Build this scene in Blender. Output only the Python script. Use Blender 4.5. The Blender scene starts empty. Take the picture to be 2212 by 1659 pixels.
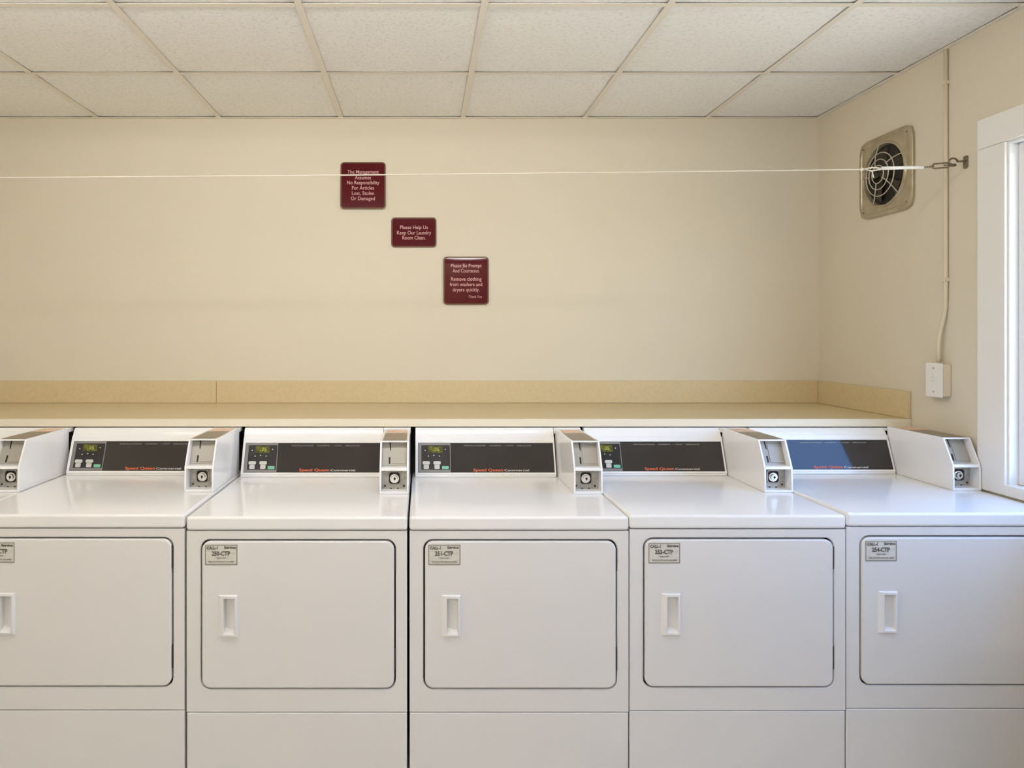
import bpy, bmesh, math, random
from mathutils import Matrix, Vector
random.seed(7)
C = bpy.context.scene.collection
PI = math.pi
EYE = 1.48

# ------------------------------------------------------------------ camera
cam = bpy.data.cameras.new('camera')
cam.sensor_width = 36.0
cam.lens = 36.0 * 1525 / 2212
cam.shift_x = 194 / 2212
cam.shift_y = -108.5 / 2212
cam.clip_start = 0.02
camo = bpy.data.objects.new('camera', cam)
C.objects.link(camo)
camo.location = (0, 0, EYE)
camo.rotation_euler = (PI / 2, 0, 0)
bpy.context.scene.camera = camo

# ------------------------------------------------------------------ world, light, exposure
SC = bpy.context.scene
W = bpy.data.worlds.new('daylight'); SC.world = W
W.use_nodes = True
bg = W.node_tree.nodes['Background']
# clear sky: pale at the horizon, blue above, sunlit ground below
_wn = W.node_tree.nodes; _wl = W.node_tree.links
_tc = _wn.new('ShaderNodeTexCoord'); _sx = _wn.new('ShaderNodeSeparateXYZ')
_mr = _wn.new('ShaderNodeMapRange'); _mr.inputs[1].default_value = -0.1; _mr.inputs[2].default_value = 1.0
_cr = _wn.new('ShaderNodeValToRGB')
_el = _cr.color_ramp.elements
_el[0].position = 0.045; _el[0].color = (0.42, 0.40, 0.36, 1)
_el[1].position = 0.10; _el[1].color = (0.90, 0.93, 0.97, 1)
_e = _el.new(0.27); _e.color = (0.42, 0.56, 0.88, 1)
_e = _el.new(0.45); _e.color = (0.16, 0.33, 0.74, 1)
_e = _el.new(1.00); _e.color = (0.14, 0.30, 0.70, 1)
_wl.new(_tc.outputs['Generated'], _sx.inputs[0]); _wl.new(_sx.outputs['Z'], _mr.inputs[0])
_wl.new(_mr.outputs[0], _cr.inputs[0]); _wl.new(_cr.outputs[0], bg.inputs[0])
bg.inputs[1].default_value = 10.0
TUBE = (1.0, 0.97, 0.95)          # colour of the fluorescent tubes
TUBE_STRENGTH = 40.0
SC.view_settings.view_transform = 'Standard'
SC.view_settings.look = 'None'
SC.view_settings.gamma = 1.0
SC.view_settings.use_curve_mapping = False
SC.view_settings.exposure = 0.0

# ------------------------------------------------------------------ materials
def mat(name, col, rough=0.5, metal=0.0, spec=0.5, coat=0.0, coat_rough=0.1, emit=None, strength=0.0):
    m = bpy.data.materials.new(name); m.use_nodes = True
    b = m.node_tree.nodes['Principled BSDF']
    b.inputs['Base Color'].default_value = (*col, 1)
    b.inputs['Roughness'].default_value = rough
    b.inputs['Metallic'].default_value = metal
    b.inputs['Specular IOR Level'].default_value = spec
    b.inputs['Coat Weight'].default_value = coat
    b.inputs['Coat Roughness'].default_value = coat_rough
    if emit:
        b.inputs['Emission Color'].default_value = (*emit, 1)
        b.inputs['Emission Strength'].default_value = strength
    return m

def noise_mat(m, scale, col2, fac_lo=0.4, fac_hi=0.7, bump=0.0, bump_scale=None, dist=0.001, detail=4):
    """mottle the base colour of m with a second colour and add a fine relief"""
    nt = m.node_tree; n = nt.nodes; l = nt.links
    b = n['Principled BSDF']
    tc = n.new('ShaderNodeTexCoord')
    nz = n.new('ShaderNodeTexNoise'); nz.inputs['Scale'].default_value = scale; nz.inputs['Detail'].default_value = detail
    l.new(tc.outputs['Object'], nz.inputs['Vector'])
    mr = n.new('ShaderNodeMapRange'); mr.inputs[1].default_value = fac_lo; mr.inputs[2].default_value = fac_hi
    l.new(nz.outputs['Fac'], mr.inputs[0])
    mx = n.new('ShaderNodeMix'); mx.data_type = 'RGBA'
    mx.inputs[6].default_value = b.inputs['Base Color'].default_value[:]
    mx.inputs[7].default_value = (*col2, 1)
    l.new(mr.outputs[0], mx.inputs[0]); l.new(mx.outputs[2], b.inputs['Base Color'])
    if bump:
        n2 = n.new('ShaderNodeTexNoise'); n2.inputs['Scale'].default_value = bump_scale or scale; n2.inputs['Detail'].default_value = 3
        l.new(tc.outputs['Object'], n2.inputs['Vector'])
        bp = n.new('ShaderNodeBump'); bp.inputs['Strength'].default_value = bump; bp.inputs['Distance'].default_value = dist
        l.new(n2.outputs['Fac'], bp.inputs['Height']); l.new(bp.outputs[0], b.inputs['Normal'])
    return m

M_wall = noise_mat(mat('wall_paint', (0.735, 0.670, 0.535), 0.62, spec=0.3), 1.3, (0.715, 0.650, 0.520), bump=0.25, bump_scale=55, dist=0.002)
M_tile = noise_mat(mat('ceiling_tile', (0.93, 0.915, 0.88), 0.9, spec=0.2), 75, (0.82, 0.80, 0.75), 0.50, 0.72, bump=0.5, bump_scale=95, dist=0.003)
M_grid = mat('grid_enamel', (0.85, 0.79, 0.69), 0.5, spec=0.3)
M_gap = mat('ceiling_void', (0.10, 0.085, 0.06), 0.9)
M_floor = noise_mat(mat('floor_tile', (0.74, 0.71, 0.66), 0.45), 9, (0.66, 0.63, 0.57))
M_counter = noise_mat(mat('counter_laminate', (0.665, 0.54, 0.315), 0.42), 60, (0.635, 0.51, 0.29), 0.4, 0.65)
M_lit_edge = mat('lit_laminate_edge', (0.80, 0.72, 0.56), 0.4)  # counter laminate made paler, front light put into its colour
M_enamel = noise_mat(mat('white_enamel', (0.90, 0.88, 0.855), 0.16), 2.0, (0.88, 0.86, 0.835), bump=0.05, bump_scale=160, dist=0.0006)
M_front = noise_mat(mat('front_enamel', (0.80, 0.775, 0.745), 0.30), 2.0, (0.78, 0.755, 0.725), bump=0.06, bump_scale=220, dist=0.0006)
M_handle = mat('handle_plastic', (0.84, 0.82, 0.80), 0.28)
M_gasket = mat('dark_gasket', (0.045, 0.037, 0.028), 0.8)
M_panel = mat('smoked_panel', (0.036, 0.031, 0.028), 0.06, spec=0.5)
M_keyrim = mat('keypad_rim', (0.22, 0.21, 0.195), 0.35)
M_keypad = mat('keypad_black', (0.022, 0.020, 0.020), 0.25)
M_lcd = noise_mat(mat('liquid_crystal', (0.16, 0.16, 0.02), 0.2), 90, (0.05, 0.05, 0.01), 0.45, 0.6)
M_button = mat('pale_button', (0.62, 0.60, 0.54), 0.4)
M_green = mat('green_button', (0.18, 0.52, 0.33), 0.4)
M_orange = mat('orange_print', (0.72, 0.13, 0.045), 0.5)
M_white = mat('white_print', (0.70, 0.68, 0.64), 0.5)
M_greyprint = mat('grey_print', (0.30, 0.29, 0.27), 0.5)
M_plate = mat('cast_metal', (0.40, 0.375, 0.325), 0.42, metal=0.3)
M_plate2 = noise_mat(mat('lock_plate_metal', (0.55, 0.54, 0.50), 0.3, metal=0.55), 60, (0.36, 0.35, 0.31), 0.35, 0.65)
M_chrome = mat('chrome', (0.86, 0.86, 0.86), 0.13, metal=1.0)
M_dark = mat('slot_black', (0.012, 0.010, 0.008), 0.6)
M_olive = noise_mat(mat('coin_label_olive', (0.20, 0.165, 0.10), 0.35), 60, (0.27, 0.20, 0.13), 0.4, 0.6)
M_stick = noise_mat(mat('coin_label_peach', (0.75, 0.43, 0.27), 0.45), 70, (0.80, 0.62, 0.48), 0.42, 0.6)
M_label = noise_mat(mat('name_plate_foil', (0.72, 0.695, 0.62), 0.4), 120, (0.64, 0.61, 0.54), 0.4, 0.65)
M_ink = mat('name_plate_ink', (0.13, 0.115, 0.09), 0.6)
M_inkl = mat('name_plate_rule', (0.31, 0.285, 0.24), 0.6)
M_maroon = noise_mat(mat('maroon_sign', (0.086, 0.0045, 0.0085), 0.05, spec=0.25), 30, (0.100, 0.006, 0.011))
M_rim = mat('sign_rim', (0.15, 0.075, 0.040), 0.4, spec=0.2)
M_pink = mat('sign_lettering', (0.66, 0.36, 0.34), 0.5)
M_cord = mat('clothesline_cord', (0.68, 0.62, 0.52), 0.6)
M_sleeve = mat('white_sleeve', (0.88, 0.86, 0.82), 0.35)
M_rust = noise_mat(mat('tarnished_steel', (0.15, 0.11, 0.06), 0.5, metal=0.6), 160, (0.30, 0.25, 0.18), 0.4, 0.6)
M_trim = mat('window_trim_paint', (0.89, 0.87, 0.84), 0.45)
M_sash = mat('window_sash_white', (0.86, 0.86, 0.86), 0.4)
M_cover = mat('switch_cover', (0.86, 0.83, 0.78), 0.35)
M_conduit = mat('painted_conduit', (0.73, 0.645, 0.475), 0.5)
M_fanplate = noise_mat(mat('fan_plate_metal', (0.50, 0.44, 0.31), 0.30, metal=0.45), 22, (0.40, 0.34, 0.22), 0.35, 0.65)
M_wire = mat('fan_guard_wire', (0.66, 0.60, 0.48), 0.28, metal=0.6)
M_blade = mat('fan_blade', (0.040, 0.034, 0.022), 0.4, metal=0.2)
M_tube = mat('tube_diffuser', (0.9, 0.9, 0.88), 0.4, emit=TUBE, strength=TUBE_STRENGTH)
M_fix = mat('fixture_body', (0.85, 0.84, 0.8), 0.4)

M_glass = bpy.data.materials.new('window_glass'); M_glass.use_nodes = True
_n = M_glass.node_tree.nodes; _l = M_glass.node_tree.links
_n.remove(_n['Principled BSDF'])
_t = _n.new('ShaderNodeBsdfTransparent'); _t.inputs[0].default_value = (0.93, 0.96, 0.96, 1)
_g = _n.new('ShaderNodeBsdfGlossy'); _g.inputs['Roughness'].default_value = 0.03
_m0 = 0.07          # a plain share of mirror reflection on both faces
_m = _n.new('ShaderNodeMixShader')
_m.inputs[0].default_value = _m0; _l.new(_t.outputs[0], _m.inputs[1]); _l.new(_g.outputs[0], _m.inputs[2])
_l.new(_m.outputs[0], _n['Material Output'].inputs[0])

# ------------------------------------------------------------------ helpers
def obj(name, bm, m, parent=None, smooth=False, bevel=0, seg=2):
    me = bpy.data.meshes.new(name)
    bmesh.ops.recalc_face_normals(bm, faces=bm.faces)
    bm.to_mesh(me); bm.free()
    me.materials.append(m)
    if smooth:
        for p in me.polygons: p.use_smooth = True
    o = bpy.data.objects.new(name, me); C.objects.link(o)
    if parent: o.parent = parent
    if bevel:
        b = o.modifiers.new('bevel', 'BEVEL'); b.width = bevel; b.segments = seg; b.limit_method = 'ANGLE'; b.angle_limit = math.radians(40)
        b.harden_normals = True
        for p in me.polygons: p.use_smooth = True
    return o

def empty(name, loc, rz=0):
    o = bpy.data.objects.new(name, None); C.objects.link(o)
    o.location = loc; o.rotation_euler = (0, 0, rz); o.empty_display_size = 0.1
    return o

def tag(o, label=None, cat=None, group=None, kind=None):
    if label: o['label'] = label
    if cat: o['category'] = cat
    if group: o['group'] = group
    if kind: o['kind'] = kind
    return o

def bx(bm, x0, x1, y0, y1, z0, z1, M=None):
    v = [bm.verts.new((x, y, z)) for x in (x0, x1) for y in (y0, y1) for z in (z0, z1)]
    for f in ((0, 1, 3, 2), (4, 6, 7, 5), (0, 4, 5, 1), (2, 3, 7, 6), (0, 2, 6, 4), (1, 5, 7, 3)):
        bm.faces.new([v[i] for i in f])
    if M:
        for q in v: q.co = M @ q.co
    return bm

def box(x0, x1, y0, y1, z0, z1, M=None):
    return bx(bmesh.new(), x0, x1, y0, y1, z0, z1, M)

def prism(bm, pts, fn, a, b):
    """extrude the polygon pts; fn(p, t) gives the 3-D point at depth t"""
    A = [bm.verts.new(fn(p, a)) for p in pts]; B = [bm.verts.new(fn(p, b)) for p in pts]
    n = len(pts)
    for i in range(n):
        j = (i + 1) % n
        bm.faces.new((A[i], A[j], B[j], B[i]))
    bm.faces.new(A); bm.faces.new(B[::-1])
    return bm

def rrect(x0, x1, y0, y1, r, n=6):
    pts = []
    for cx, cy, a0 in ((x1 - r, y1 - r, 0), (x0 + r, y1 - r, 90), (x0 + r, y0 + r, 180), (x1 - r, y0 + r, 270)):
        for i in range(n + 1):
            a = math.radians(a0 + 90 * i / n)
            pts.append((cx + r * math.cos(a), cy + r * math.sin(a)))
    return pts

def plane_yz(M):
    """(u, v) drawing plane with depth w along its normal, through matrix M"""
    return lambda p, t: M @ Vector((p[0], p[1], t))

def FRONT(x, y, z, tilt=0.0):
    """local frame: u = +X, v = up the face, w = out of the face towards -Y; leans back by tilt"""
    return Matrix.Translation((x, y, z)) @ Matrix.Rotation(PI / 2 - tilt, 4, 'X')

def slab(pts, M, w0, w1, bev=0.0):
    bm = bmesh.new()
    if bev:
        cx = sum(p[0] for p in pts) / len(pts); cy = sum(p[1] for p in pts) / len(pts)
        mx = max(p[0] for p in pts) - cx; my = max(p[1] for p in pts) - cy
        ring = lambda ps, w: [bm.verts.new(M @ Vector((p[0], p[1], w))) for p in ps]
        sh = lambda d: [(cx + (p[0] - cx) * (mx - d) / mx, cy + (p[1] - cy) * (my - d) / my) for p in pts]
        rings = [ring(pts, w0), ring(pts, w1 - bev), ring(sh(bev * 0.3), w1 - bev * 0.3), ring(sh(bev), w1)]
        n = len(pts)
        for a, b in zip(rings, rings[1:]):
            for i in range(n):
                bm.faces.new((a[i], a[(i + 1) % n], b[(i + 1) % n], b[i]))
        bm.faces.new(rings[0]); bm.faces.new(rings[-1])
    else:
        prism(bm, pts, plane_yz(M), w0, w1)
    return bm

def frame_bm(bm, outer, inner, M, w0, w1):
    """ring between two outlines with the same number of points"""
    L = []
    for w in (w0, w1):
        L.append(([bm.verts.new(M @ Vector((p[0], p[1], w))) for p in outer], [bm.verts.new(M @ Vector((p[0], p[1], w))) for p in inner]))
    n = len(outer)
    (o0, i0), (o1, i1) = L
    for k in range(n):
        j = (k + 1) % n
        bm.faces.new((o0[k], o0[j], o1[j], o1[k])); bm.faces.new((i0[k], i1[k], i1[j], i0[j]))
        bm.faces.new((o0[k], i0[k], i0[j], o0[j])); bm.faces.new((o1[k], o1[j], i1[j], i1[k]))
    return bm

def cyl(bm, M, r, w0, w1, n=24, r2=None):
    r2 = r if r2 is None else r2
    A = [bm.verts.new(M @ Vector((r * math.cos(2 * PI * i / n), r * math.sin(2 * PI * i / n), w0))) for i in range(n)]
    B = [bm.verts.new(M @ Vector((r2 * math.cos(2 * PI * i / n), r2 * math.sin(2 * PI * i / n), w1))) for i in range(n)]
    for i in range(n):
        bm.faces.new((A[i], A[(i + 1) % n], B[(i + 1) % n], B[i]))
    bm.faces.new(A); bm.faces.new(B[::-1])
    return bm

def tube(bm, pts, r, n=8, closed=False):
    pts = [Vector(p) for p in pts]; N = len(pts); rings = []
    prev = None
    for i, p in enumerate(pts):
        a = pts[(i - 1) % N] if (closed or i > 0) else p
        b = pts[(i + 1) % N] if (closed or i < N - 1) else p
        t = (b - a).normalized()
        if prev is None:
            u = t.orthogonal().normalized()
        else:
            u = (prev - t * prev.dot(t)).normalized()
        prev = u; v = t.cross(u)
        rr = r(i / (N - 1)) if callable(r) else r
        rings.append([bm.verts.new(p + (u * math.cos(2 * PI * k / n) + v * math.sin(2 * PI * k / n)) * rr) for k in range(n)])
    rng = range(N if closed else N - 1)
    for i in rng:
        A, B = rings[i], rings[(i + 1) % N]
        for k in range(n):
            bm.faces.new((A[k], A[(k + 1) % n], B[(k + 1) % n], B[k]))
    if not closed:
        bm.faces.new(rings[0]); bm.faces.new(rings[-1][::-1])
    return bm

def text_mesh(name, body, size, M, m, parent=None, bold=0.0, align='CENTER', width=None, depth=0.0003, ls=1.0):
    cu = bpy.data.curves.new('t', 'FONT'); cu.body = body; cu.size = size; cu.align_x = align; cu.align_y = 'CENTER'
    cu.offset = bold * size; cu.extrude = depth; cu.space_line = ls; cu.resolution_u = 3
    t = bpy.data.objects.new('t', cu); C.objects.link(t)
    bpy.context.view_layer.update()
    me = bpy.data.meshes.new_from_object(t.evaluated_get(bpy.context.evaluated_depsgraph_get()))
    bpy.data.objects.remove(t); bpy.data.curves.remove(cu)
    if width:
        xs = [v.co.x for v in me.vertices]; k = width / (max(xs) - min(xs))
        me.transform(Matrix.Diagonal((k, 1, 1, 1)))
    me.transform(M); me.name = name
    me.materials.clear(); me.materials.append(m)
    o = bpy.data.objects.new(name, me); C.objects.link(o)
    if parent: o.parent = parent
    return o

def join_mesh(name, objs, m, parent):
    bm = bmesh.new()
    for o in objs:
        bm.from_mesh(o.data)
    for o in objs: bpy.data.objects.remove(o)
    me = bpy.data.meshes.new(name); bm.to_mesh(me); bm.free(); me.materials.append(m)
    o = bpy.data.objects.new(name, me); C.objects.link(o); o.parent = parent
    return o

# ------------------------------------------------------------------ the room
XR, XL, YB, YF, ZC = 1.990, -2.200, 3.540, -1.60, 2.560
T = 0.16
tag(obj('floor', box(XL - T, XR + T, YF - T, YB + T, -0.1, 0), M_floor), kind='structure')
tag(obj('wall_back', box(XL - T, XR + T, YB, YB + T, 0, ZC + 0.1), M_wall), kind='structure')
tag(obj('wall_left', box(XL - T, XL, YF, YB, 0, ZC + 0.1), M_wall), kind='structure')
tag(obj('wall_front', box(XL - T, XR + T, YF - T, YF, 0, ZC + 0.1), M_wall), kind='structure')
WY0, WY1, WZ0, WZ1 = 0.85, 2.400, EYE - 0.513, EYE + 0.654
bm = bmesh.new()
bx(bm, XR, XR + T, WY1, YB, 0, ZC + 0.1)
bx(bm, XR, XR + T, YF, WY0, 0, ZC + 0.1)
bx(bm, XR, XR + T, WY0, WY1, 0, WZ0)
bx(bm, XR, XR + T, WY0, WY1, WZ1, ZC + 0.1)
tag(obj('wall_right', bm, M_wall), kind='structure')

# ceiling: slab above, lay-in tiles and exposed grid
ceil = tag(obj('ceiling', box(XL, XR, YF, YB, ZC + 0.04, ZC + 0.10), M_gap), kind='structure')
gx = [XL] + [0.204 + 0.61 * k for k in range(-3, 3)] + [XR]
gy = [YB - 0.61 * k for k in range(0, 9)] + [YF]
for i in range(len(gx) - 1):
    for j in range(len(gy) - 1):
        x0, x1, y1, y0 = gx[i] + 0.003, gx[i + 1] - 0.003, gy[j] - 0.003, gy[j + 1] + 0.003
        if x1 - x0 < 0.05 or y1 - y0 < 0.05: continue
        bm = bmesh.new()
        dz = random.uniform(0, 0.0012)
        # a tile sags a little towards its middle
        n = 6; V = {}
        for a in range(n + 1):
            for b in range(n + 1):
                u, v = a / n, b / n
                sag = 0.0023 * (math.sin(PI * u) + math.sin(PI * v))
                V[a, b] = bm.verts.new((x0 + (x1 - x0) * u, y0 + (y1 - y0) * v, ZC + 0.0050 + dz - sag))
        for a in range(n):
            for b in range(n):
                bm.faces.new((V[a, b], V[a, b + 1], V[a + 1, b + 1], V[a + 1, b]))
        r = bmesh.ops.extrude_face_region(bm, geom=bm.faces[:])
        for q in r['geom']:
            if isinstance(q, bmesh.types.BMVert): q.co.z = ZC + 0.022
        obj('ceiling_tile', bm, M_tile, ceil, smooth=False)
def dark_web(o):                      # web coloured dark, painting shade into the gaps above the flange
    o.data.materials.append(M_gap)
    for p in o.data.polygons:
        if p.center.z > ZC + 0.010: p.material_index = 1
for x in gx[1:-1]:
    bm = box(x - 0.012, x + 0.012, YF, YB, ZC - 0.0006, ZC + 0.0006)
    bx(bm, x - 0.002, x + 0.002, YF, YB, ZC, ZC + 0.035)
    dark_web(obj('grid_bar', bm, M_grid, ceil))
for y in gy[1:-1]:
    for i in range(len(gx) - 1):
        bm = box(gx[i] + 0.0125, gx[i + 1] - 0.0125, y - 0.012, y + 0.012, ZC - 0.0003, ZC + 0.0006)
        bx(bm, gx[i] + 0.0125, gx[i + 1] - 0.0125, y - 0.002, y + 0.002, ZC + 0.0007, ZC + 0.035)
        dark_web(obj('grid_bar', bm, M_grid, ceil))
def angle_trim(name, x0, x1, y0, y1, inner):
    bm = box(x0, x1, y0, y1, ZC - 0.003, ZC)
    ix0, ix1, iy0, iy1 = inner
    bx(bm, ix0, ix1, iy0, iy1, ZC, ZC + 0.02)
    tag(obj(name, bm, M_grid), kind='structure')
angle_trim('trim_1', XL, XR, YB - 0.020, YB, (XL, XR, YB - 0.0015, YB))
angle_trim('trim_2', XR - 0.020, XR, YF, YB - 0.0205, (XR - 0.0015, XR, YF, YB - 0.0205))
angle_trim('trim_3', XL, XL + 0.020, YF, YB - 0.0205, (XL, XL + 0.0015, YF, YB - 0.0205))

# window in the right wall
win = tag(empty('window_1', (XR, (WY0 + WY1) / 2, WZ0)), kind='structure')
win.location = (0, 0, 0)
CW = 0.120
zb = EYE - 0.551
obj('casing', box(XR - 0.010, XR + 0.002, WY1, WY1 + CW, zb, WZ1), M_trim, win, bevel=0.003)
obj('casing', box(XR - 0.010, XR + 0.002, WY0 - CW, WY0, zb, WZ1), M_trim, win, bevel=0.003)
obj('casing', box(XR - 0.010, XR + 0.002, WY0 - CW, WY1 + CW, WZ1 + 0.0005, WZ1 + 0.105), M_trim, win, bevel=0.003)
obj('sill', box(XR - 0.011, XR + 0.07, WY0 + 0.0005, WY1 - 0.0005, zb, WZ0 + 0.0005), M_trim, win, bevel=0.003)
bm = bmesh.new()
bx(bm, XR, XR + 0.10, WY1 - 0.008, WY1, WZ0, WZ1); bx(bm, XR, XR + 0.10, WY0, WY0 + 0.008, WZ0, WZ1)
bx(bm, XR, XR + 0.10, WY0 + 0.008, WY1 - 0.008, WZ1 - 0.008, WZ1)
obj('jamb', bm, M_sash, win)
MW = Matrix(((0, 0, 1, 0), (1, 0, 0, 0), (0, 1, 0, 0), (0, 0, 0, 1)))   # (u,v,w) -> (w,u,v)
def rect(a, b, c, d): return [(a, c), (b, c), (b, d), (a, d)]
bm = bmesh.new()
ym = (WY0 + WY1) / 2
for a, b in ((WY0 + 0.008, ym), (ym, WY1 - 0.008)):
    frame_bm(bm, rect(a, b, WZ0 + 0.001, WZ1 - 0.008), rect(a + 0.030, b - 0.030, WZ0 + 0.034, WZ1 - 0.036), MW, XR + 0.030, XR + 0.055)
obj('sash', bm, M_sash, win, bevel=0.003)
for a, b in ((WY0 + 0.038, ym - 0.030), (ym + 0.030, WY1 - 0.038)):
    obj('pane', box(XR + 0.041, XR + 0.044, a - 0.002, b + 0.002, WZ0 + 0.032, WZ1 - 0.034), M_glass, win)

# portal so that the daylight is sampled cleanly through the opening
pl = bpy.data.lights.new('window_portal', 'AREA'); pl.shape = 'RECTANGLE'
pl.size = WY1 - WY0; pl.size_y = WZ1 - WZ0; pl.cycles.is_portal = True
po = bpy.data.objects.new('window_portal', pl); C.objects.link(po)
po.location = (XR + 0.12, ym, (WZ0 + WZ1) / 2)
po.rotation_euler = (PI / 2, 0, PI / 2)

# ------------------------------------------------------------------ ceiling lamps (out of the frame, in front of the machines)
def ceiling_light(x, y, label):
    t = tag(empty('ceiling_light', (x, y, ZC - 0.002)), label, 'light', 'wraparound ceiling lights')
    obj('fixture_body', box(-1.22, 1.22, -0.045, 0.045, -0.040, 0), M_fix, t)
    bm = bmesh.new()
    prof = [(0.024 * math.cos(a), -0.041 - 0.045 * math.sin(a)) for a in [PI * i / 10 for i in range(11)]]
    prism(bm, prof, lambda p, q: Vector((q, p[0], p[1])), -1.20, 1.20)
    obj('diffuser', bm, M_tube, t, smooth=False)
    for s in (-1, 1):
        obj('end_cap', box(s * 1.208 - 0.006, s * 1.208 + 0.006, -0.030, 0.030, -0.090, -0.041), M_fix, t)
    return t
ceiling_light(-0.45, 1.60, 'white wraparound fluorescent ceiling light nearest the dryers')
ceiling_light(-0.45, -1.20, 'unseen white wraparound fluorescent ceiling light added as fill at the rear of the room')  # unseen rear lamp, added as general fill light

# ------------------------------------------------------------------ laminate counter behind the dryers
YC = 2.870
ZT = EYE - 0.346
ct = tag(empty('counter', (0, (YC + YB) / 2, 0)), 'beige laminate folding counter running along the back wall behind the dryers', 'counter')
ct.location = (0, 0, 0)
obj('front_edge', box(XL + 0.001, XR - 0.001, YC, YC + 0.0035, ZT - 0.032, ZT - 0.0006), M_lit_edge, ct, bevel=0.0012)
obj('worktop', box(XL + 0.001, XR - 0.001, YC + 0.004, YB - 0.001, ZT - 0.032, ZT), M_counter, ct, bevel=0.004, seg=3)
XS = (466 - 912) / 434
obj('backsplash', box(XL + 0.001, XS - 0.0007, YB - 0.019, YB - 0.001, ZT + 0.0005, ZT + 0.112), M_counter, ct, bevel=0.002)
obj('backsplash', box(XS + 0.0007, XR - 0.001, YB - 0.019, YB - 0.001, ZT + 0.0005, ZT + 0.112), M_counter, ct, bevel=0.002)
obj('side_splash', box(XR - 0.019, XR - 0.001, YC + 0.002, YB - 0.0205, ZT + 0.0005, ZT + 0.112), M_counter, ct, bevel=0.002)

# ------------------------------------------------------------------ dryers
WD = 0.684
H = EYE - 0.567            # top of the cabinet
TILT = math.radians(20.9)
def make_dryer(unit, dz=0.0):
    """one coin-operated dryer; origin at its front left floor corner"""
    t = empty('coin_dryer', (0, 0, 0))
    # cabinet shell, toe recess
    bm = box(0.002, WD - 0.002, 0.030, 0.700, 0.075, H - 0.043)
    bx(bm, 0.03, WD - 0.03, 0.060, 0.68, 0.002, 0.075)
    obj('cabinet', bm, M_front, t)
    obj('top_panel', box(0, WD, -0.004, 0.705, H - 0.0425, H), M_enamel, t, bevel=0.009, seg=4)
    obj('lower_panel', box(0.001, WD - 0.001, 0.0, 0.0295, 0.08, 0.3045), M_front, t, bevel=0.004, seg=3)
    # front panel with the door opening
    F = FRONT(0, 0, 0)
    dx0, dx1, dz0, dz1 = 0.044, 0.648, 0.377, 0.842
    zt, zb_ = H - 0.0445, 0.3075
    bm = bmesh.new()
    inner = rrect(dx0, dx1, dz0, dz1, 0.030, 6)
    # outer outline sampled with the same number of points
    outer = []
    for cx, cy, k in ((WD - 0.001, zt, 0), (0.001, zt, 1), (0.001, zb_, 2), (WD - 0.001, zb_, 3)):
        for i in range(7):
            outer.append((cx, cy))
    w0, w1 = -0.0295, 0.0
    O1 = {}; I = []
    ov = [bm.verts.new(F @ Vector((c[0], c[1], w1))) for c in ((WD - 0.001, zt), (0.001, zt), (0.001, zb_), (WD - 0.001, zb_))]
    ob = [bm.verts.new(F @ Vector((c[0], c[1], w0))) for c in ((WD - 0.001, zt), (0.001, zt), (0.001, zb_), (WD - 0.001, zb_))]
    sh = [((p[0] - 0.346) * 1.0, p[1]) for p in inner]
    def off(ps, d):
        cx, cy = (dx0 + dx1) / 2, (dz0 + dz1) / 2; ax, ay = (dx1 - dx0) / 2, (dz1 - dz0) / 2
        return [(cx + (p[0] - cx) * (ax + d) / ax, cy + (p[1] - cy) * (ay + d) / ay) for p in ps]
    ia = [bm.verts.new(F @ Vector((p[0], p[1], w1))) for p in off(inner, 0.003)]
    im = [bm.verts.new(F @ Vector((p[0], p[1], w1 - 0.002))) for p in off(inner, 0.0004)]
    ib = [bm.verts.new(F @ Vector((p[0], p[1], w0))) for p in inner]
    n = 7
    for k in range(4):
        arc = list(range(k * n, k * n + n))
        for a in arc[:-1]:
            bm.faces.new((ov[k], ia[a], ia[a + 1]))
        nk = (k + 1) % 4
        bm.faces.new((ov[k], ia[arc[-1]], ia[(arc[-1] + 1) % 28], ov[nk]))
        bm.faces.new((ov[k], ov[nk], ob[nk], ob[k]))
    for a in range(28):
        b = (a + 1) % 28
        bm.faces.new((ia[a], im[a], im[b], ia[b])); bm.faces.new((im[a], ib[a], ib[b], im[b]))
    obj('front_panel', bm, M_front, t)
    obj('door_gasket', slab(rrect(dx0 - 0.001, dx1 + 0.001, dz0 - 0.001, dz1 + 0.001, 0.030), F, -0.0292, -0.016), M_gasket, t)
    # door
    g = 0.0050
    hx0, hx1, hz0, hz1 = 0.0985, 0.1600, EYE - 0.942, EYE - 0.8085
    px0, px1, pz0, pz1 = dx0 + g, dx1 - g, dz0 + g, dz1 - g
    ox0, ox1, oz0, oz1 = hx0 + 0.018, hx1 - 0.008, hz0 + 0.012, hz1 - 0.010
    dm = bmesh.new()
    dpts = rrect(px0, px1, pz0, pz1, 0.026)
    def shrink(d):
        cx, cy = (px0 + px1) / 2, (pz0 + pz1) / 2; ax, ay = (px1 - px0) / 2, (pz1 - pz0) / 2
        return [(cx + (p[0] - cx) * (ax - d) / ax, cy + (p[1] - cy) * (ay - d) / ay) for p in dpts]
    dr = [[dm.verts.new(F @ Vector((p[0], p[1], w))) for p in shrink(d)] for d, w in ((0, -0.0158), (0, 0.0005), (0.0012, 0.0024), (0.0040, 0.0035))]
    for a, b in zip(dr, dr[1:]):
        for q in range(28):
            dm.faces.new((a[q], a[(q + 1) % 28], b[(q + 1) % 28], b[q]))
    dm.faces.new(dr[0])
    hole = [dm.verts.new(F @ Vector((x, z, 0.0035))) for x, z in ((ox1, oz1), (ox0, oz1), (ox0, oz0), (ox1, oz0))]
    for k in range(4):
        arc = [dr[-1][k * 7 + q] for q in range(7)]
        for a, b in zip(arc, arc[1:]): dm.faces.new((hole[k], a, b))
        nk = (k + 1) % 4
        dm.faces.new((hole[k], arc[-1], dr[-1][nk * 7], hole[nk]))
    door = obj('door', dm, M_front, t)
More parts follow.
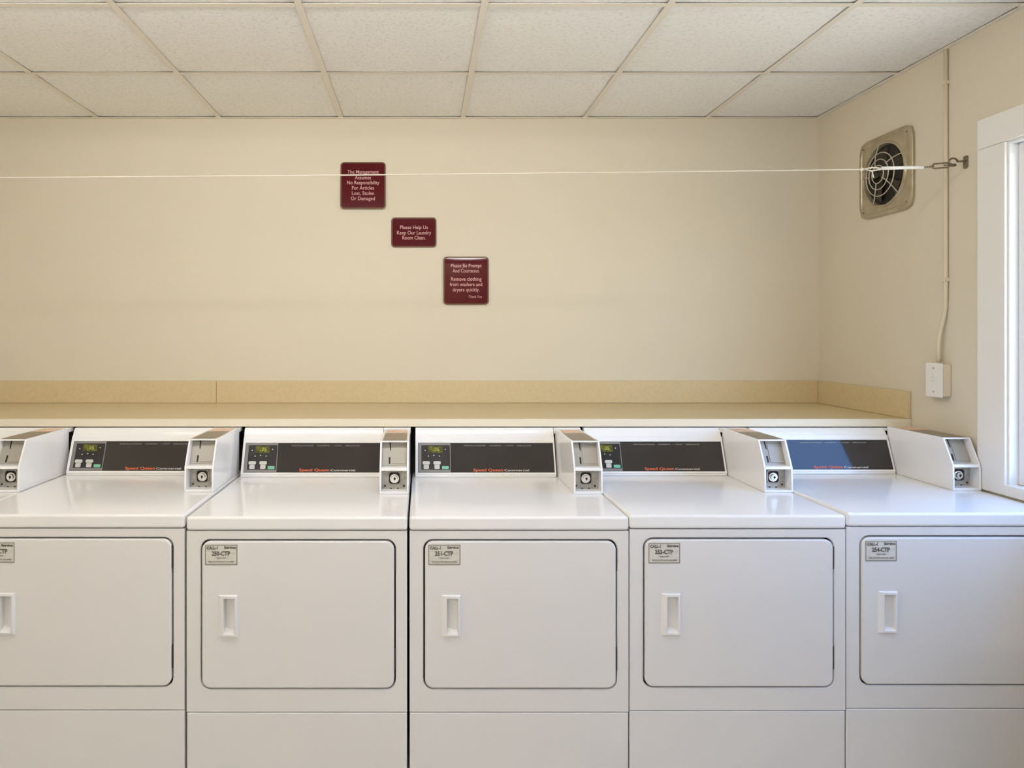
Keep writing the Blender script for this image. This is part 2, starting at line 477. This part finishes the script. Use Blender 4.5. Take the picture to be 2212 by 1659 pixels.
    # recessed pull: raised bezel, wedge-shaped pocket deepest on its left
    bm = bmesh.new()
    ft, rt = 0.0036, 0.0110
    def P(x, z, w): return bm.verts.new(F @ Vector((x, z, w)))
    a = [P(hx0, hz0 + .004, ft), P(hx1, hz0 + .004, ft), P(hx1, hz1, ft), P(hx0, hz1, ft)]
    b = [P(hx0 + 0.012, hz0 + 0.006, rt - 0.002), P(hx1 - 0.002, hz0 + 0.006, rt), P(hx1 - 0.002, hz1 - 0.003, rt), P(hx0 + 0.010, hz1 - 0.003, rt - 0.002)]
    c = [P(ox0 + 0.0003, oz0 + 0.0003, rt - 0.0005), P(ox1 - 0.0003, oz0 + 0.0003, rt), P(ox1 - 0.0003, oz1 - 0.0003, rt), P(ox0 + 0.0003, oz1 - 0.0003, rt - 0.0005)]
    d = [P(ox0 + 0.0006, oz0 + 0.014, -0.0130), P(ox1 - 0.004, oz0 + 0.010, -0.0020), P(ox1 - 0.004, oz1 - 0.001, -0.0060), P(ox0 + 0.0006, oz1 - 0.001, -0.0150)]
    for r0, r1 in ((a, b), (b, c), (c, d)):
        for i in range(4):
            j = (i + 1) % 4
            bm.faces.new((r0[i], r0[j], r1[j], r1[i]))
    bm.faces.new(d)
    hn = obj('handle', bm, M_handle, door, bevel=0.0012)
    tag(hn, 'white plastic recessed pull handle')
    for z0 in (0.745, 0.435):
        hg = obj('hinge', box(dx1 - 0.0075, dx1 - 0.0005, -0.0005, 0.012, z0, z0 + 0.070), M_gasket, door, bevel=0.001)
        tag(hg, 'dark hinge leaf in the gap beside the door')
    # foil name plate in the upper left corner of the door
    nx0, nx1, nz0, nz1 = 0.0585, 0.1595, EYE - 0.7165, EYE - 0.6525
    npl = obj('name_plate', slab(rrect(nx0, nx1, nz0, nz1, 0.003, 2), F, 0.0036, 0.0044), M_label, t)
    tag(npl, 'foil name plate reading %s-CTP' % unit)
    bm = bmesh.new()
    frame_bm(bm, rect(nx0 + .0005, nx1 - .0005, nz0 + .0005, nz1 - .0005), rect(nx0 + .0035, nx1 - .0035, nz0 + .0045, nz1 - .0035), F, 0.0045, 0.0047)
    obj('printed_border', bm, M_inkl, npl)
    cx = (nx0 + nx1) / 2
    tx = [text_mesh('x', 'CALL-1', 0.013, FRONT(nx0 + 0.006, -0.0049, nz1 - 0.0110), M_ink, bold=0.04, align='LEFT', width=0.033),
          text_mesh('x', 'Service', 0.0105, FRONT(nx1 - 0.0235, -0.0049, nz1 - 0.0095), M_ink, bold=0.045, width=0.036),
          text_mesh('x', unit + '-CTP', 0.0185, FRONT(cx - 0.001, -0.0049, nz1 - 0.0285), M_ink, bold=0.035, width=0.057)]
    join_mesh('plate_lettering', tx, M_ink, npl)
    tx = [text_mesh('x', 'COMMERCIAL DRYER', 0.0055, FRONT(cx, -0.0049, nz1 - 0.0420), M_inkl, bold=0.01, width=0.030),
          text_mesh('x', 'WHEN CALLING FOR SERVICE GIVE NUMBER', 0.0065, FRONT(cx, -0.0049, nz0 + 0.0105), M_inkl, bold=0.01, width=0.080)]
    join_mesh('plate_small_print', tx, M_inkl, npl)
    # console
    prof = [(0.600, H + 0.0005), (0.6015, H + 0.007), (0.655, EYE - 0.4185), (0.658, EYE - 0.413), (0.664, EYE - 0.392 - dz), (0.674, EYE - 0.3815 - dz), (0.705, EYE - 0.3805 - dz), (0.705, H + 0.0005)]
    bm = bmesh.new()
    prism(bm, prof, lambda p, q: Vector((q, p[0], p[1])), 0.0125, 0.5735)
    cons = obj('console', bm, M_enamel, t, bevel=0.0025, seg=2)
    # tilted panel plane: origin at lower end of the slope
    K = FRONT(0, 0.6015, H + 0.007, TILT)
    L = math.hypot(0.655 - 0.6015, EYE - 0.4185 - H - 0.007)
    bm = bmesh.new()
    frame_bm(bm, rect(0.0135, 0.5730, 0.002, L - 0.001), rect(0.0235, 0.5670, 0.0105, L - 0.022), K, -0.001, 0.0045)
    obj('console_frame', bm, M_enamel, cons, bevel=0.0012)
    pan = obj('display_panel', slab(rect(0.0240, 0.5665, 0.0110, L - 0.0225), K, 0.0003, 0.0018), M_panel, t)
    tag(pan, 'dark smoked panel of the console')
    v0, v1 = 0.0110, L - 0.0225
    def KT(u, v, w=0.0020): return K @ Matrix.Translation((u, v, w))
    text_mesh('brand_lettering', 'Speed Queen', 0.0150, KT(0.3035, v0 + 0.0095), M_orange, pan, bold=0.018, width=0.119)
    text_mesh('series_lettering', 'Commercial', 0.0105, KT(0.4165, v0 + 0.0085), M_white, pan, bold=0.01, width=0.098)
    text_mesh('instruction_lettering', 'INSTRUCTIONS    NORMAL  \u2022  LOW    DELICATE', 0.0052, KT(0.343, v1 - 0.0105), M_greyprint, pan, bold=0.02, width=0.270)
    # keypad
    kx0, kx1 = 0.0250, 0.1540
    key = obj('keypad', slab(rect(kx0, kx1, v0 + 0.0006, v1 - 0.0006), K, 0.0019, 0.0032), M_keyrim, t)
    tag(key, 'grey rimmed keypad with a small display and buttons')
    obj('keypad_face', slab(rrect(kx0 + 0.012, kx1 - 0.003, v0 + 0.011, v1 - 0.009, 0.002, 2), K, 0.0033, 0.0037), M_keypad, key)
    obj('display', slab(rect(kx0 + 0.040, kx0 + 0.096, v1 - 0.040, v1 - 0.013), K, 0.0038, 0.0044), M_lcd, key)
    text_mesh('display_digits', '25', 0.020, KT(kx0 + 0.074, v1 - 0.0265, 0.0047), mat('lcd_digits', (0.33, 0.36, 0.06), 0.4), key, bold=0.02)
    for u, v in ((0.027, 0.030), (0.040, 0.053), (0.062, 0.050), (0.084, 0.053), (0.108, 0.026)):
        bm = bmesh.new(); cyl(bm, K @ Matrix.Translation((kx0 + u, v1 - v, 0)), 0.0022, 0.0038, 0.0046, 10)
        obj('indicator', bm, M_button, key)
    for u in (0.0315, 0.0745):
        bm = slab(rrect(kx0 + u - 0.0145, kx0 + u + 0.0145, v0 + 0.031, v0 + 0.044, 0.004, 3), K, 0.0038, 0.0062)
        prism(bm, rrect(kx0 + u - 0.0105, kx0 + u + 0.0105, v0 + 0.0135, v0 + 0.030, 0.003, 3), plane_yz(K), 0.0038, 0.0058)
        obj('button', bm, M_button, key)
    gb = obj('button', slab(rrect(kx0 + 0.094, kx0 + 0.121, v0 + 0.013, v0 + 0.025, 0.003, 3), K, 0.0038, 0.0058), M_green, key)
    tag(gb, 'green start button')
    # coin box ---------------------------------------------------------
    cx0, cx1 = 0.5790, 0.6820
    zb0, zm, ztp = H + 0.0005, EYE - 0.479, EYE - 0.386
    yf, ym_, yt, yb = 0.305, 0.308, 0.356, 0.660
    side = [(yf, zb0), (ym_, zm), (yt, ztp), (yb, ztp), (yb, zb0)]
    ex = lambda p, q: Vector((q, p[0], p[1]))
    bm = bmesh.new()
    prism(bm, side, ex, cx0, cx0 + 0.0065); prism(bm, side, ex, cx1 - 0.0065, cx1)
    cb = bmesh.new()
    core = [(yf + 0.048, zb0), (ym_ + 0.048, zm - 0.004), (ym_ + 0.036, zm), (yt + 0.030, ztp - 0.006), (yt, ztp - 0.006), (yt, ztp - 0.0002), (yb - 0.0002, ztp - 0.0002), (yb - 0.0002, zb0 + .0002)]
    prism(bm, core, ex, cx0 + 0.0064, cx1 - 0.0064)
    prism(bm, [(ym_ - 0.0005, zm - 0.006), (ym_ + 0.0015, zm + 0.004), (ym_ + 0.050, zm + 0.004), (ym_ + 0.050, zm - 0.006)], ex, cx0 + 0.0064, cx1 - 0.0064)
    prism(bm, [(yf, zb0), (yf, zb0 + 0.009), (yf + 0.050, zb0 + 0.009), (yf + 0.050, zb0)], ex, cx0 + 0.0064, cx1 - 0.0064)
    cbox = obj('coin_box', bm, M_enamel, t, bevel=0.0012)
    tag(cbox, 'white coin box with slot and round lock')
    # slot plate, on the slanted upper face
    th = math.atan2(yt - ym_ - 0.006, ztp - zm - 0.006)
    S = FRONT(0, ym_ + 0.036, zm, th)
    LS = math.hypot(yt - ym_ - 0.006, ztp - zm - 0.006)
    sp = obj('slot_plate', slab(rect(cx0 + 0.007, cx1 - 0.007, 0.0055, LS - 0.001), S, 0.0004, 0.0030), M_plate, cbox)
    su = cx0 + 0.034
    obj('raised_plate', slab(rrect(su + 0.008, cx1 - 0.013, 0.012, LS - 0.018, 0.003, 2), S, 0.0032, 0.0055), M_plate, cbox)
    obj('upper_rail', slab(rect(su + 0.006, cx1 - 0.012, LS - 0.014, LS - 0.006), S, 0.0032, 0.0048), M_plate2, cbox)
    obj('coin_slot', slab(rect(su - 0.0035, su + 0.0025, 0.011, 0.036), S, 0.0031, 0.0036), M_dark, cbox)
    bm = slab([(su + 0.001, LS - 0.036), (su + 0.0045, LS - 0.036), (su + 0.003, LS - 0.004), (su - 0.002, LS - 0.004)], S, 0.0031, 0.0036)
    obj('coin_return', bm, M_dark, cbox)
    # lock plate, lower recess
    Q = FRONT((cx0 + cx1) / 2, yf + 0.0485, (zb0 + 0.009 + zm - 0.006) / 2)
    hw, hh = (cx1 - cx0) / 2 - 0.007, (zm - 0.006 - zb0 - 0.009) / 2
    obj('lock_plate', slab(rect(-hw, hw, -hh, hh - 0.001), Q, 0.0008, 0.0040), M_plate2, cbox)
    bm = bmesh.new()
    frame_bm(bm, rrect(-0.024, 0.024, -0.022, 0.028, 0.012, 4), rrect(-0.020, 0.020, -0.018, 0.024, 0.009, 4), Q, 0.0042, 0.0095)
    obj('lock_collar', bm, M_plate, cbox)
    obj('lock_well', slab(rrect(-0.0195, 0.0195, -0.0175, 0.0235, 0.009, 4), Q, 0.0042, 0.0047), M_dark, cbox)
    bm = bmesh.new(); Q2 = Q @ Matrix.Translation((0.0, 0.001, 0))
    cyl(bm, Q2, 0.0165, 0.0049, 0.0080); cyl(bm, Q2, 0.0125, 0.0081, 0.0150, r2=0.0112)
    obj('lock_cylinder', bm, M_chrome, cbox, bevel=0.0008)
    bm = bmesh.new(); cyl(bm, Q2 @ Matrix.Translation((0.001, 0.001, 0)), 0.0042, 0.0151, 0.0154, 14)
    bx(bm, -0.0012, 0.0012, -0.006, 0.006, 0.0151, 0.0155, Q2)
    obj('keyhole', bm, M_dark, cbox)
    for u, v in ((-0.034, -0.026), (0.034, -0.026), (-0.012, -0.036), (0.012, -0.036), (-0.036, 0.030)):
        bm = bmesh.new(); cyl(bm, Q @ Matrix.Translation((u, v, 0)), 0.0040, 0.0042, 0.0058, 12, r2=0.0030)
        obj('screw', bm, M_gasket, cbox)
    obj('rear_riser', box(0.5742, WD - 0.0005, 0.664, 0.705, EYE - 0.404, EYE - 0.3805 - dz), M_enamel, t, bevel=0.002)
    # labels on top
    tl = obj('top_label', box(cx0 + 0.009, cx1 - 0.009, yt + 0.010, yt + 0.190, ztp + 0.0002, ztp + 0.0008), M_olive, cbox)
    tag(tl, 'olive brown label on the coin box top')
    ts = obj('top_sticker', box(cx0 + 0.014, cx1 - 0.012, yt + 0.200, yt + 0.285, ztp + 0.0002, ztp + 0.0008), M_stick, cbox)
    tag(ts, 'peach sticker on the coin box top')
    return t

ROW = [(-2.1120, -1.4240, 0.006, '248', 'white coin dryer past the left edge, showing only its coin box and top'),
       (-1.4210, -0.7365, 0.007, '249', 'white coin dryer at the far left, its door cut by the photo edge'),
       (-0.7315, -0.0460, 0.000, '250', 'white coin dryer below the clothesline end with plate 250-CTP, second door from the left'),
       (-0.0400, 0.6410, 0.000, '251', 'white coin dryer in the middle of the row, plate 251-CTP, right of the widest gap'),
       (0.6425, 1.3135, 0.005, '253', 'white coin dryer with plate 253-CTP, second door from the right'),
       (1.3150, 1.9790, 0.012, '254', 'white coin dryer against the right wall below the window, its dark panel reflecting blue')]
ROW[2] = (*ROW[2][:4], 'white coin dryer with plate 250-CTP, second door from the left')
for x0, x1, dz, unit, label in ROW:
    d = make_dryer(unit, dz)
    d.location = (x0, 2.190, dz); d.scale = ((x1 - x0) / WD, 1, 1)
    tag(d, label, 'dryer', 'coin dryers standing in a row under the counter')

# ------------------------------------------------------------------ unseen washers, added by the right wall to shade the last dryer
for wy, lab in ((0.800, 'unseen white top loading washer added for shade, nearer the dryers'), (0.095, 'unseen white top loading washer added for shade, farther from the dryers')):
    w = tag(empty('added_washer', (1.325, wy, 0)), lab, 'washer', 'unseen washers added along the right wall')
    bm = box(0, 0.650, 0, 0.690, 0.06, 0.880); bx(bm, 0.04, 0.62, 0.03, 0.66, 0.002, 0.06)
    obj('cabinet', bm, M_front, w, bevel=0.006)
    obj('top_panel', box(-0.004, 0.650, 0.0, 0.690, 0.8805, 0.915), M_enamel, w, bevel=0.010, seg=3)
    obj('lid', box(0.035, 0.450, 0.085, 0.605, 0.9155, 0.927), M_enamel, w, bevel=0.005)
    bm = bmesh.new()
    prism(bm, [(0.520, 0.9155), (0.552, 1.010), (0.568, 1.022), (0.640, 1.022), (0.640, 0.9155)], lambda p, q: Vector((p[0], q, p[1])), 0.006, 0.684)
    obj('console', bm, M_enamel, w, bevel=0.004)

# ------------------------------------------------------------------ signs on the back wall
def sign(px0, px1, py0, py1, label, lines, curl=0.0, small=None, lean=0.0):
    s = 431.0 * 1.0035
    x0, x1 = (px0 - 912) / s, (px1 - 912) / s
    z1, z0 = EYE + (721 - py0) / s, EYE + (721 - py1) / s
    w, h = x1 - x0, z1 - z0
    t = tag(empty('wall_sign', ((x0 + x1) / 2, YB - 0.0006, z0)), label, 'sign')
    def surf(u, v, d):
        # u across, v up, d out of the wall; the top edge may curl off the wall
        k = max(0.0, (v / h - 0.84) / 0.16)
        bow = 0.0
        if curl:
            if k < 0.42: bow = 0.098 * k * k / 0.84
            else: bow = 0.098 * 0.21 + 0.098 * (k - 0.42) + 0.014 * (k - 0.42) ** 2 / 1.16
            bow *= 0.16 * h * (1 - 0.07 * (2 * u / w) ** 2)
        return Vector((u, -d - (0.0050 if curl else 0) + bow, v))
    def plate(name, m, inset, d0, d1, rad, parent):
        bm = bmesh.new()
        out = rrect(-w / 2 + inset, w / 2 - inset, inset, h - inset, rad, 5)
        zs = sorted(set(round(p[1], 5) for p in out))
        # rows from bottom to top so that the plate can bend
        rows = []
        xr = {}
        for p in out: xr.setdefault(round(p[1], 5), []).append(p[0])
        zl = []
        for z in zs: zl.append((z, max(xr[z])))
        z_lo, z_hi = [q for q in zl if q[0] < h / 2], [q for q in zl if q[0] >= h / 2]
        mid = [(z_lo[-1][0] + (z_hi[0][0] - z_lo[-1][0]) * i / 40, w / 2 - inset) for i in range(1, 40)]
        seq = z_lo + mid + z_hi
        nu = 10
        for d in (d0, d1):
            rows.append([[bm.verts.new(surf(-xx + 2 * xx * a / nu, z, d)) for a in range(nu + 1)] for z, xx in seq])
        for f in (0, 1):
            for i in range(len(seq) - 1):
                for a in range(nu):
                    q = (rows[f][i][a], rows[f][i][a + 1], rows[f][i + 1][a + 1], rows[f][i + 1][a])
                    bm.faces.new(q)
        for i in range(len(seq) - 1):
            for a in (0, nu):
                bm.faces.new((rows[0][i][a], rows[0][i + 1][a], rows[1][i + 1][a], rows[1][i][a]))
        for i in (0, len(seq) - 1):
            for a in range(nu):
                bm.faces.new((rows[0][i][a], rows[0][i][a + 1], rows[1][i][a + 1], rows[1][i][a]))
        o = obj(name, bm, m, parent, smooth=False)
        return o
    plate('sign_rim', M_rim, 0.0, 0.0, 0.0030, 0.018, t)
    face = plate('sign_face', M_maroon, 0.0065, 0.0031, 0.0042, 0.013, t)
    ob = []
    yoff = -0.0050 - (0.0050 if curl else 0)
    last = None
    for txt, py, wpx, size in lines:
        if last and py - last > 15:          # a blank line starts a new paragraph
            join_mesh('sign_lettering', ob, M_pink, t); ob = []
        last = py
        ob.append(text_mesh('x', txt, size, FRONT(0, yoff, EYE + (721 - py) / s - z0), M_pink, bold=0.006, width=wpx / s))
    join_mesh('sign_lettering', ob, M_pink, t)
    if small:
        txt, py, px, wpx, size = small
        text_mesh('sign_closing_line', txt, size, FRONT((px - (px0 + px1) / 2) / s, yoff, EYE + (721 - py) / s - z0), M_pink, t, width=wpx / s)
    t.rotation_euler.x = math.radians(lean)
    if lean < 0: t.location.y -= h * math.sin(math.radians(-lean))
    return t
sign(735, 833, 349, 451, 'square maroon sign highest on the back wall, the clothesline crossing its top',
     [('The Management', 371, 68, 0.026), ('Assumes', 383.5, 35, 0.026), ('No Responsibility', 394.5, 70, 0.026), ('For Articles', 406, 48, 0.026),
      ('Lost, Stolen', 417.5, 48, 0.026), ('Or Damaged', 429, 52, 0.026)], lean=-2.4)
sign(845, 943, 469, 534, 'small maroon sign, wider than tall, between the two square signs',
     [('Please Help Us', 491, 60, 0.026), ('Keep Our Laundry', 502.5, 74, 0.026), ('Room Clean.', 513.5, 50, 0.026)], lean=-0.8)
sign(958, 1056, 554, 658, 'square maroon sign lowest on the back wall, its top edge curled and shining',
     [('Please Be Prompt', 574, 66, 0.026), ('And Courteous.', 585, 58, 0.026), ('Remove clothing', 603, 66, 0.026), ('from washers and', 614.5, 70, 0.026), ('dryers quickly.', 626, 58, 0.026)],
     curl=1, small=('-Thank You', 641, 1026, 30, 0.018))

# ------------------------------------------------------------------ exhaust fan on the right wall
FY, FZ = 3.022, EYE + 0.682
fan = tag(empty('exhaust_fan', (XR, FY, FZ)), 'round exhaust fan with a square tarnished plate, high on the right wall', 'fan')
# local frame: u = towards the camera (-Y), v = up, w = out of the wall (-X)
FM = Matrix(((0, 0, -1, 0), (-1, 0, 0, 0), (0, 1, 0, 0), (0, 0, 0, 1)))
def circ(r, n, a0=0.0): return [(r * math.cos(a0 + 2 * PI * i / n), r * math.sin(a0 + 2 * PI * i / n)) for i in range(n)]
N = 48
def sq_ring(hw, rad, n=N):
    pts = []
    for i in range(n):
        a = 2 * PI * i / n
        c, s_ = math.cos(a), math.sin(a)
        k = (abs(c) ** 9 + abs(s_) ** 9) ** (-1 / 9)
        pts.append((hw * k * c, hw * k * s_))
    return pts
bm = bmesh.new()
rings = []
for pts, w in ((sq_ring(0.173, 0.02), 0.001), (sq_ring(0.173, 0.02), 0.010), (sq_ring(0.168, 0.02), 0.014), (sq_ring(0.156, 0.02), 0.015), (sq_ring(0.152, .02), 0.011),
               (circ(0.141, N), 0.012), (circ(0.137, N), 0.019), (circ(0.131, N), 0.019), (circ(0.127, N), 0.008), (circ(0.127, N), 0.001)):
    rings.append([bm.verts.new(FM @ Vector((p[0], p[1], w))) for p in pts])
for a, b in zip(rings, rings[1:] + rings[:1]):
    for i in range(N):
        bm.faces.new((a[i], a[(i + 1) % N], b[(i + 1) % N], b[i]))
obj('mounting_plate', bm, M_fanplate, fan, smooth=False, bevel=0.0008)
bm = bmesh.new(); prism(bm, circ(0.1265, N), plane_yz(FM), 0.0008, 0.0020)
obj('fan_well', bm, M_dark, fan)
for k in range(5):
    bm = bmesh.new(); a0 = 2 * PI * k / 5 + 0.5
    A, B = [], []
    for i in range(7):
        r = 0.026 + 0.092 * i / 6
        for lst, da, w in ((A, -0.30, 0.0030), (B, 0.32, 0.0125)):
            aa = a0 + da * (0.6 + 0.4 * i / 6)
            lst.append((r * math.cos(aa), r * math.sin(aa), w))
    top = [[bm.verts.new(FM @ Vector((p[0], p[1], p[2] + e))) for p in L] for e in (0.0, 0.0012) for L in (A, B)]
    a_, b_, c_, d_ = top
    for i in range(6):
        bm.faces.new((a_[i], a_[i + 1], b_[i + 1], b_[i])); bm.faces.new((c_[i], d_[i], d_[i + 1], c_[i + 1]))
        bm.faces.new((a_[i], c_[i], c_[i + 1], a_[i + 1])); bm.faces.new((b_[i], b_[i + 1], d_[i + 1], d_[i]))
    bm.faces.new((a_[0], b_[0], d_[0], c_[0])); bm.faces.new((a_[6], c_[6], d_[6], b_[6]))
    obj('blade', bm, M_blade, fan)
bm = bmesh.new(); cyl(bm, FM, 0.027, 0.0025, 0.016, 20, r2=0.022)
obj('motor_hub', bm, M_blade, fan, bevel=0.002)
def dome(r): return 0.020 + 0.022 * (1 - (r / 0.13) ** 2)
for r in (0.092, 0.064, 0.038):
    bm = bmesh.new(); tube(bm, [FM @ Vector((p[0], p[1], dome(r))) for p in circ(r, 40)], 0.0024, 6, closed=True)
    obj('guard_ring', bm, M_wire, fan, smooth=True)
for k in range(5):
    a = math.radians(100 - 72 * k)
    bm = bmesh.new()
    r0 = 0.036 if k in (0, 2, 3) else 0.060
    pts = []
    for i in range(9):
        r = r0 + (0.136 - r0) * i / 8
        aa = a + 0.25 * (0.13 - r) / 0.1
        pts.append(FM @ Vector((r * math.cos(aa), r * math.sin(aa), dome(r) + 0.001 if i < 8 else 0.0185)))
    tube(bm, pts, 0.0024, 6)
    obj('guard_arm', bm, M_wire, fan, smooth=True)
for sx in (-1, 1):
    for sz in (-1, 1):
        bm = bmesh.new(); cyl(bm, FM @ Matrix.Translation((sx * 0.143, sz * 0.143, 0)), 0.006, 0.012, 0.0155, 12, r2=0.004)
        obj('screw', bm, M_rust, fan)

# ------------------------------------------------------------------ conduit and switch box on the right wall
CY = 2.672
def on_wall(px, py, X):           # point of the plane x = X seen at a pixel: used for heights on the wall
    s = (px - 912) / X
    return 1525 / s, EYE + (721 - py) / s
bm = bmesh.new()
ctrl = [(XR - 0.0085, CY, ZC - 0.003), (XR - 0.0085, CY, 1.95), (XR - 0.0085, CY, 1.66)]
path = [ctrl[0], ctrl[1], ctrl[2]]
for i in range(1, 13):
    u = i / 12
    e = u * u * (3 - 2 * u)
    path.append((XR - 0.0085 - 0.012 * e, CY + 0.020 * e, 1.60 - 0.17 * u))
path.append((XR - 0.0205, CY + 0.020, EYE - 0.1085))
tube(bm, path, 0.0072, 10)
cd = tag(empty('conduit', (0, 0, 0)), 'thin beige painted conduit running down the right wall from ceiling to switch box', 'conduit')
obj('pipe', bm, M_conduit, cd, smooth=True)
for z in (2.43, 1.575 + 0.11):
    bm = box(XR - 0.0175, XR - 0.0005, CY - 0.0095, CY + 0.0095, z - 0.007, z + 0.007)
    bx(bm, XR - 0.003, XR - 0.0005, CY + 0.0095, CY + 0.026, z - 0.007, z + 0.007)
    obj('strap', bm, M_conduit, cd, bevel=0.002)
sy0, sy1, sz0, sz1 = 2.650, 2.735, EYE - 0.241, EYE - 0.111
sb = tag(empty('switch_box', (XR, (sy0 + sy1) / 2, sz0)), 'surface mounted switch box with white cover on the right wall beside the window', 'switch')
sb.location = (0, 0, 0)
obj('back_box', box(XR - 0.034, XR - 0.0005, sy0 + 0.004, sy1 - 0.004, sz0 + 0.004, sz1 - 0.003), M_conduit, sb, bevel=0.004)
obj('cover_plate', box(XR - 0.040, XR - 0.0342, sy0, sy1, sz0, sz1), M_cover, sb, bevel=0.002)
zc, yc = (sz0 + sz1) / 2, (sy0 + sy1) / 2
obj('toggle', box(XR - 0.050, XR - 0.0402, yc - 0.004, yc + 0.004, zc - 0.003, zc + 0.012), M_cover, sb, bevel=0.001)
for dz in (-0.045, 0.045):
    bm = bmesh.new(); cyl(bm, Matrix.Translation((XR - 0.0402, yc, zc + dz)) @ Matrix.Rotation(-PI / 2, 4, 'Y'), 0.0032, 0, 0.0012, 10)
    obj('screw', bm, M_plate, sb)

# ------------------------------------------------------------------ clothesline and its hook
LY = 2.580
SL = 1525 / LY
def LP(px, py, y=LY):
    s = 1525 / y
    return Vector(((px - 912) / s, y, EYE + (721 - py) / s))
cl = tag(empty('clothesline', (0, 0, 0)), 'thin white clothesline stretched across the room in front of the back wall', 'clothesline')
bm = bmesh.new()
a, b = LP(1862, 366), Vector((XL + 0.012, LY, EYE + (721 - 386) / SL))
pts = [a.lerp(b, i / 40) - Vector((0, 0, 0.010 * 4 * (i / 40) * (1 - i / 40) * 0.4)) for i in range(41)]
tube(bm, pts, 0.0024, 8)
obj('cord', bm, M_cord, cl, smooth=True)
bm = bmesh.new()
bmesh.ops.create_icosphere(bm, subdivisions=2, radius=0.0065, matrix=Matrix.Translation(LP(1861, 366)) @ Matrix.Diagonal((1.1, 1, 1, 1)))
obj('knot', bm, M_cord, cl, smooth=True)
bm = bmesh.new()
tube(bm, [LP(1860, 366), LP(1885, 362), LP(1905, 364), LP(1925, 361)], 0.0030, 8)
tube(bm, [LP(1866, 366), LP(1882, 369), LP(1903, 366)], 0.0026, 8)
tube(bm, [LP(1866, 366) - Vector((0, .006, 0)), LP(1880, 372) - Vector((0, .01, 0)), LP(1884, 385) - Vector((0, .008, 0))], 0.0024, 8)
obj('loop', bm, M_cord, cl, smooth=True)
bm = bmesh.new(); tube(bm, [LP(1905, 363.5), LP(1940, 362.5), LP(1994, 361.5)], 0.0062, 12)
obj('sleeve', bm, M_sleeve, cl, smooth=True)
# turnbuckle: two threaded rods and an open body, then an eye
bm = bmesh.new()
p0, p1 = LP(1992, 361.5), LP(2064, 355)
tube(bm, [p0, p0.lerp(p1, 0.35)], 0.0030, 8)
up, dn = Vector((0, 0, 0.0085)), Vector((0, 0, -0.0085))
tube(bm, [p0.lerp(p1, .25), p0.lerp(p1, .36) + up, p0.lerp(p1, .75) + up, p0.lerp(p1, .92)], 0.0030, 8)
tube(bm, [p0.lerp(p1, .25), p0.lerp(p1, .36) + dn, p0.lerp(p1, .75) + dn, p0.lerp(p1, .92)], 0.0030, 8)
tube(bm, [p0.lerp(p1, .66), p1], 0.0032, 8)
obj('turnbuckle', bm, M_rust, cl, smooth=True)
# left-hand end: a plain eye screwed to the left wall
bm = bmesh.new(); tube(bm, [Vector((XL + 0.0005, LY, b.z)), Vector((XL + 0.014, LY, b.z))], 0.005, 8)
obj('end_screw', bm, M_rust, cl, smooth=True)
hk = tag(empty('wall_hook', (0, 0, 0)), 'dark tarnished screw hook in the right wall holding the clothesline', 'hook')
bm = bmesh.new()
hz = EYE + (721 - 350) / SL
tube(bm, [Vector((XR - 0.048 + 0.016 * math.cos(q), LY + 0.002, hz + 0.0 + 0.014 * math.sin(q))) for q in [0.2 + 5.2 * i / 18 for i in range(19)]], 0.0034, 8)
tube(bm, [Vector((XR - 0.034, LY + 0.002, hz + 0.003)), Vector((XR - 0.006, LY + 0.002, hz + 0.004)), Vector((XR - 0.0005, LY + 0.002, hz + 0.004))], 0.0040, 8)
obj('eye', bm, M_rust, hk, smooth=True)
MP = Matrix.Translation((XR, LY + 0.002, hz)) @ Matrix(((0, 0, -1, 0), (-1, 0, 0, 0), (0, 1, 0, 0), (0, 0, 0, 1)))
bm = slab(rrect(-0.011, 0.011, -0.024, 0.024, 0.008, 3), MP, 0.0005, 0.004)
obj('base_plate', bm, M_rust, hk, bevel=0.001)
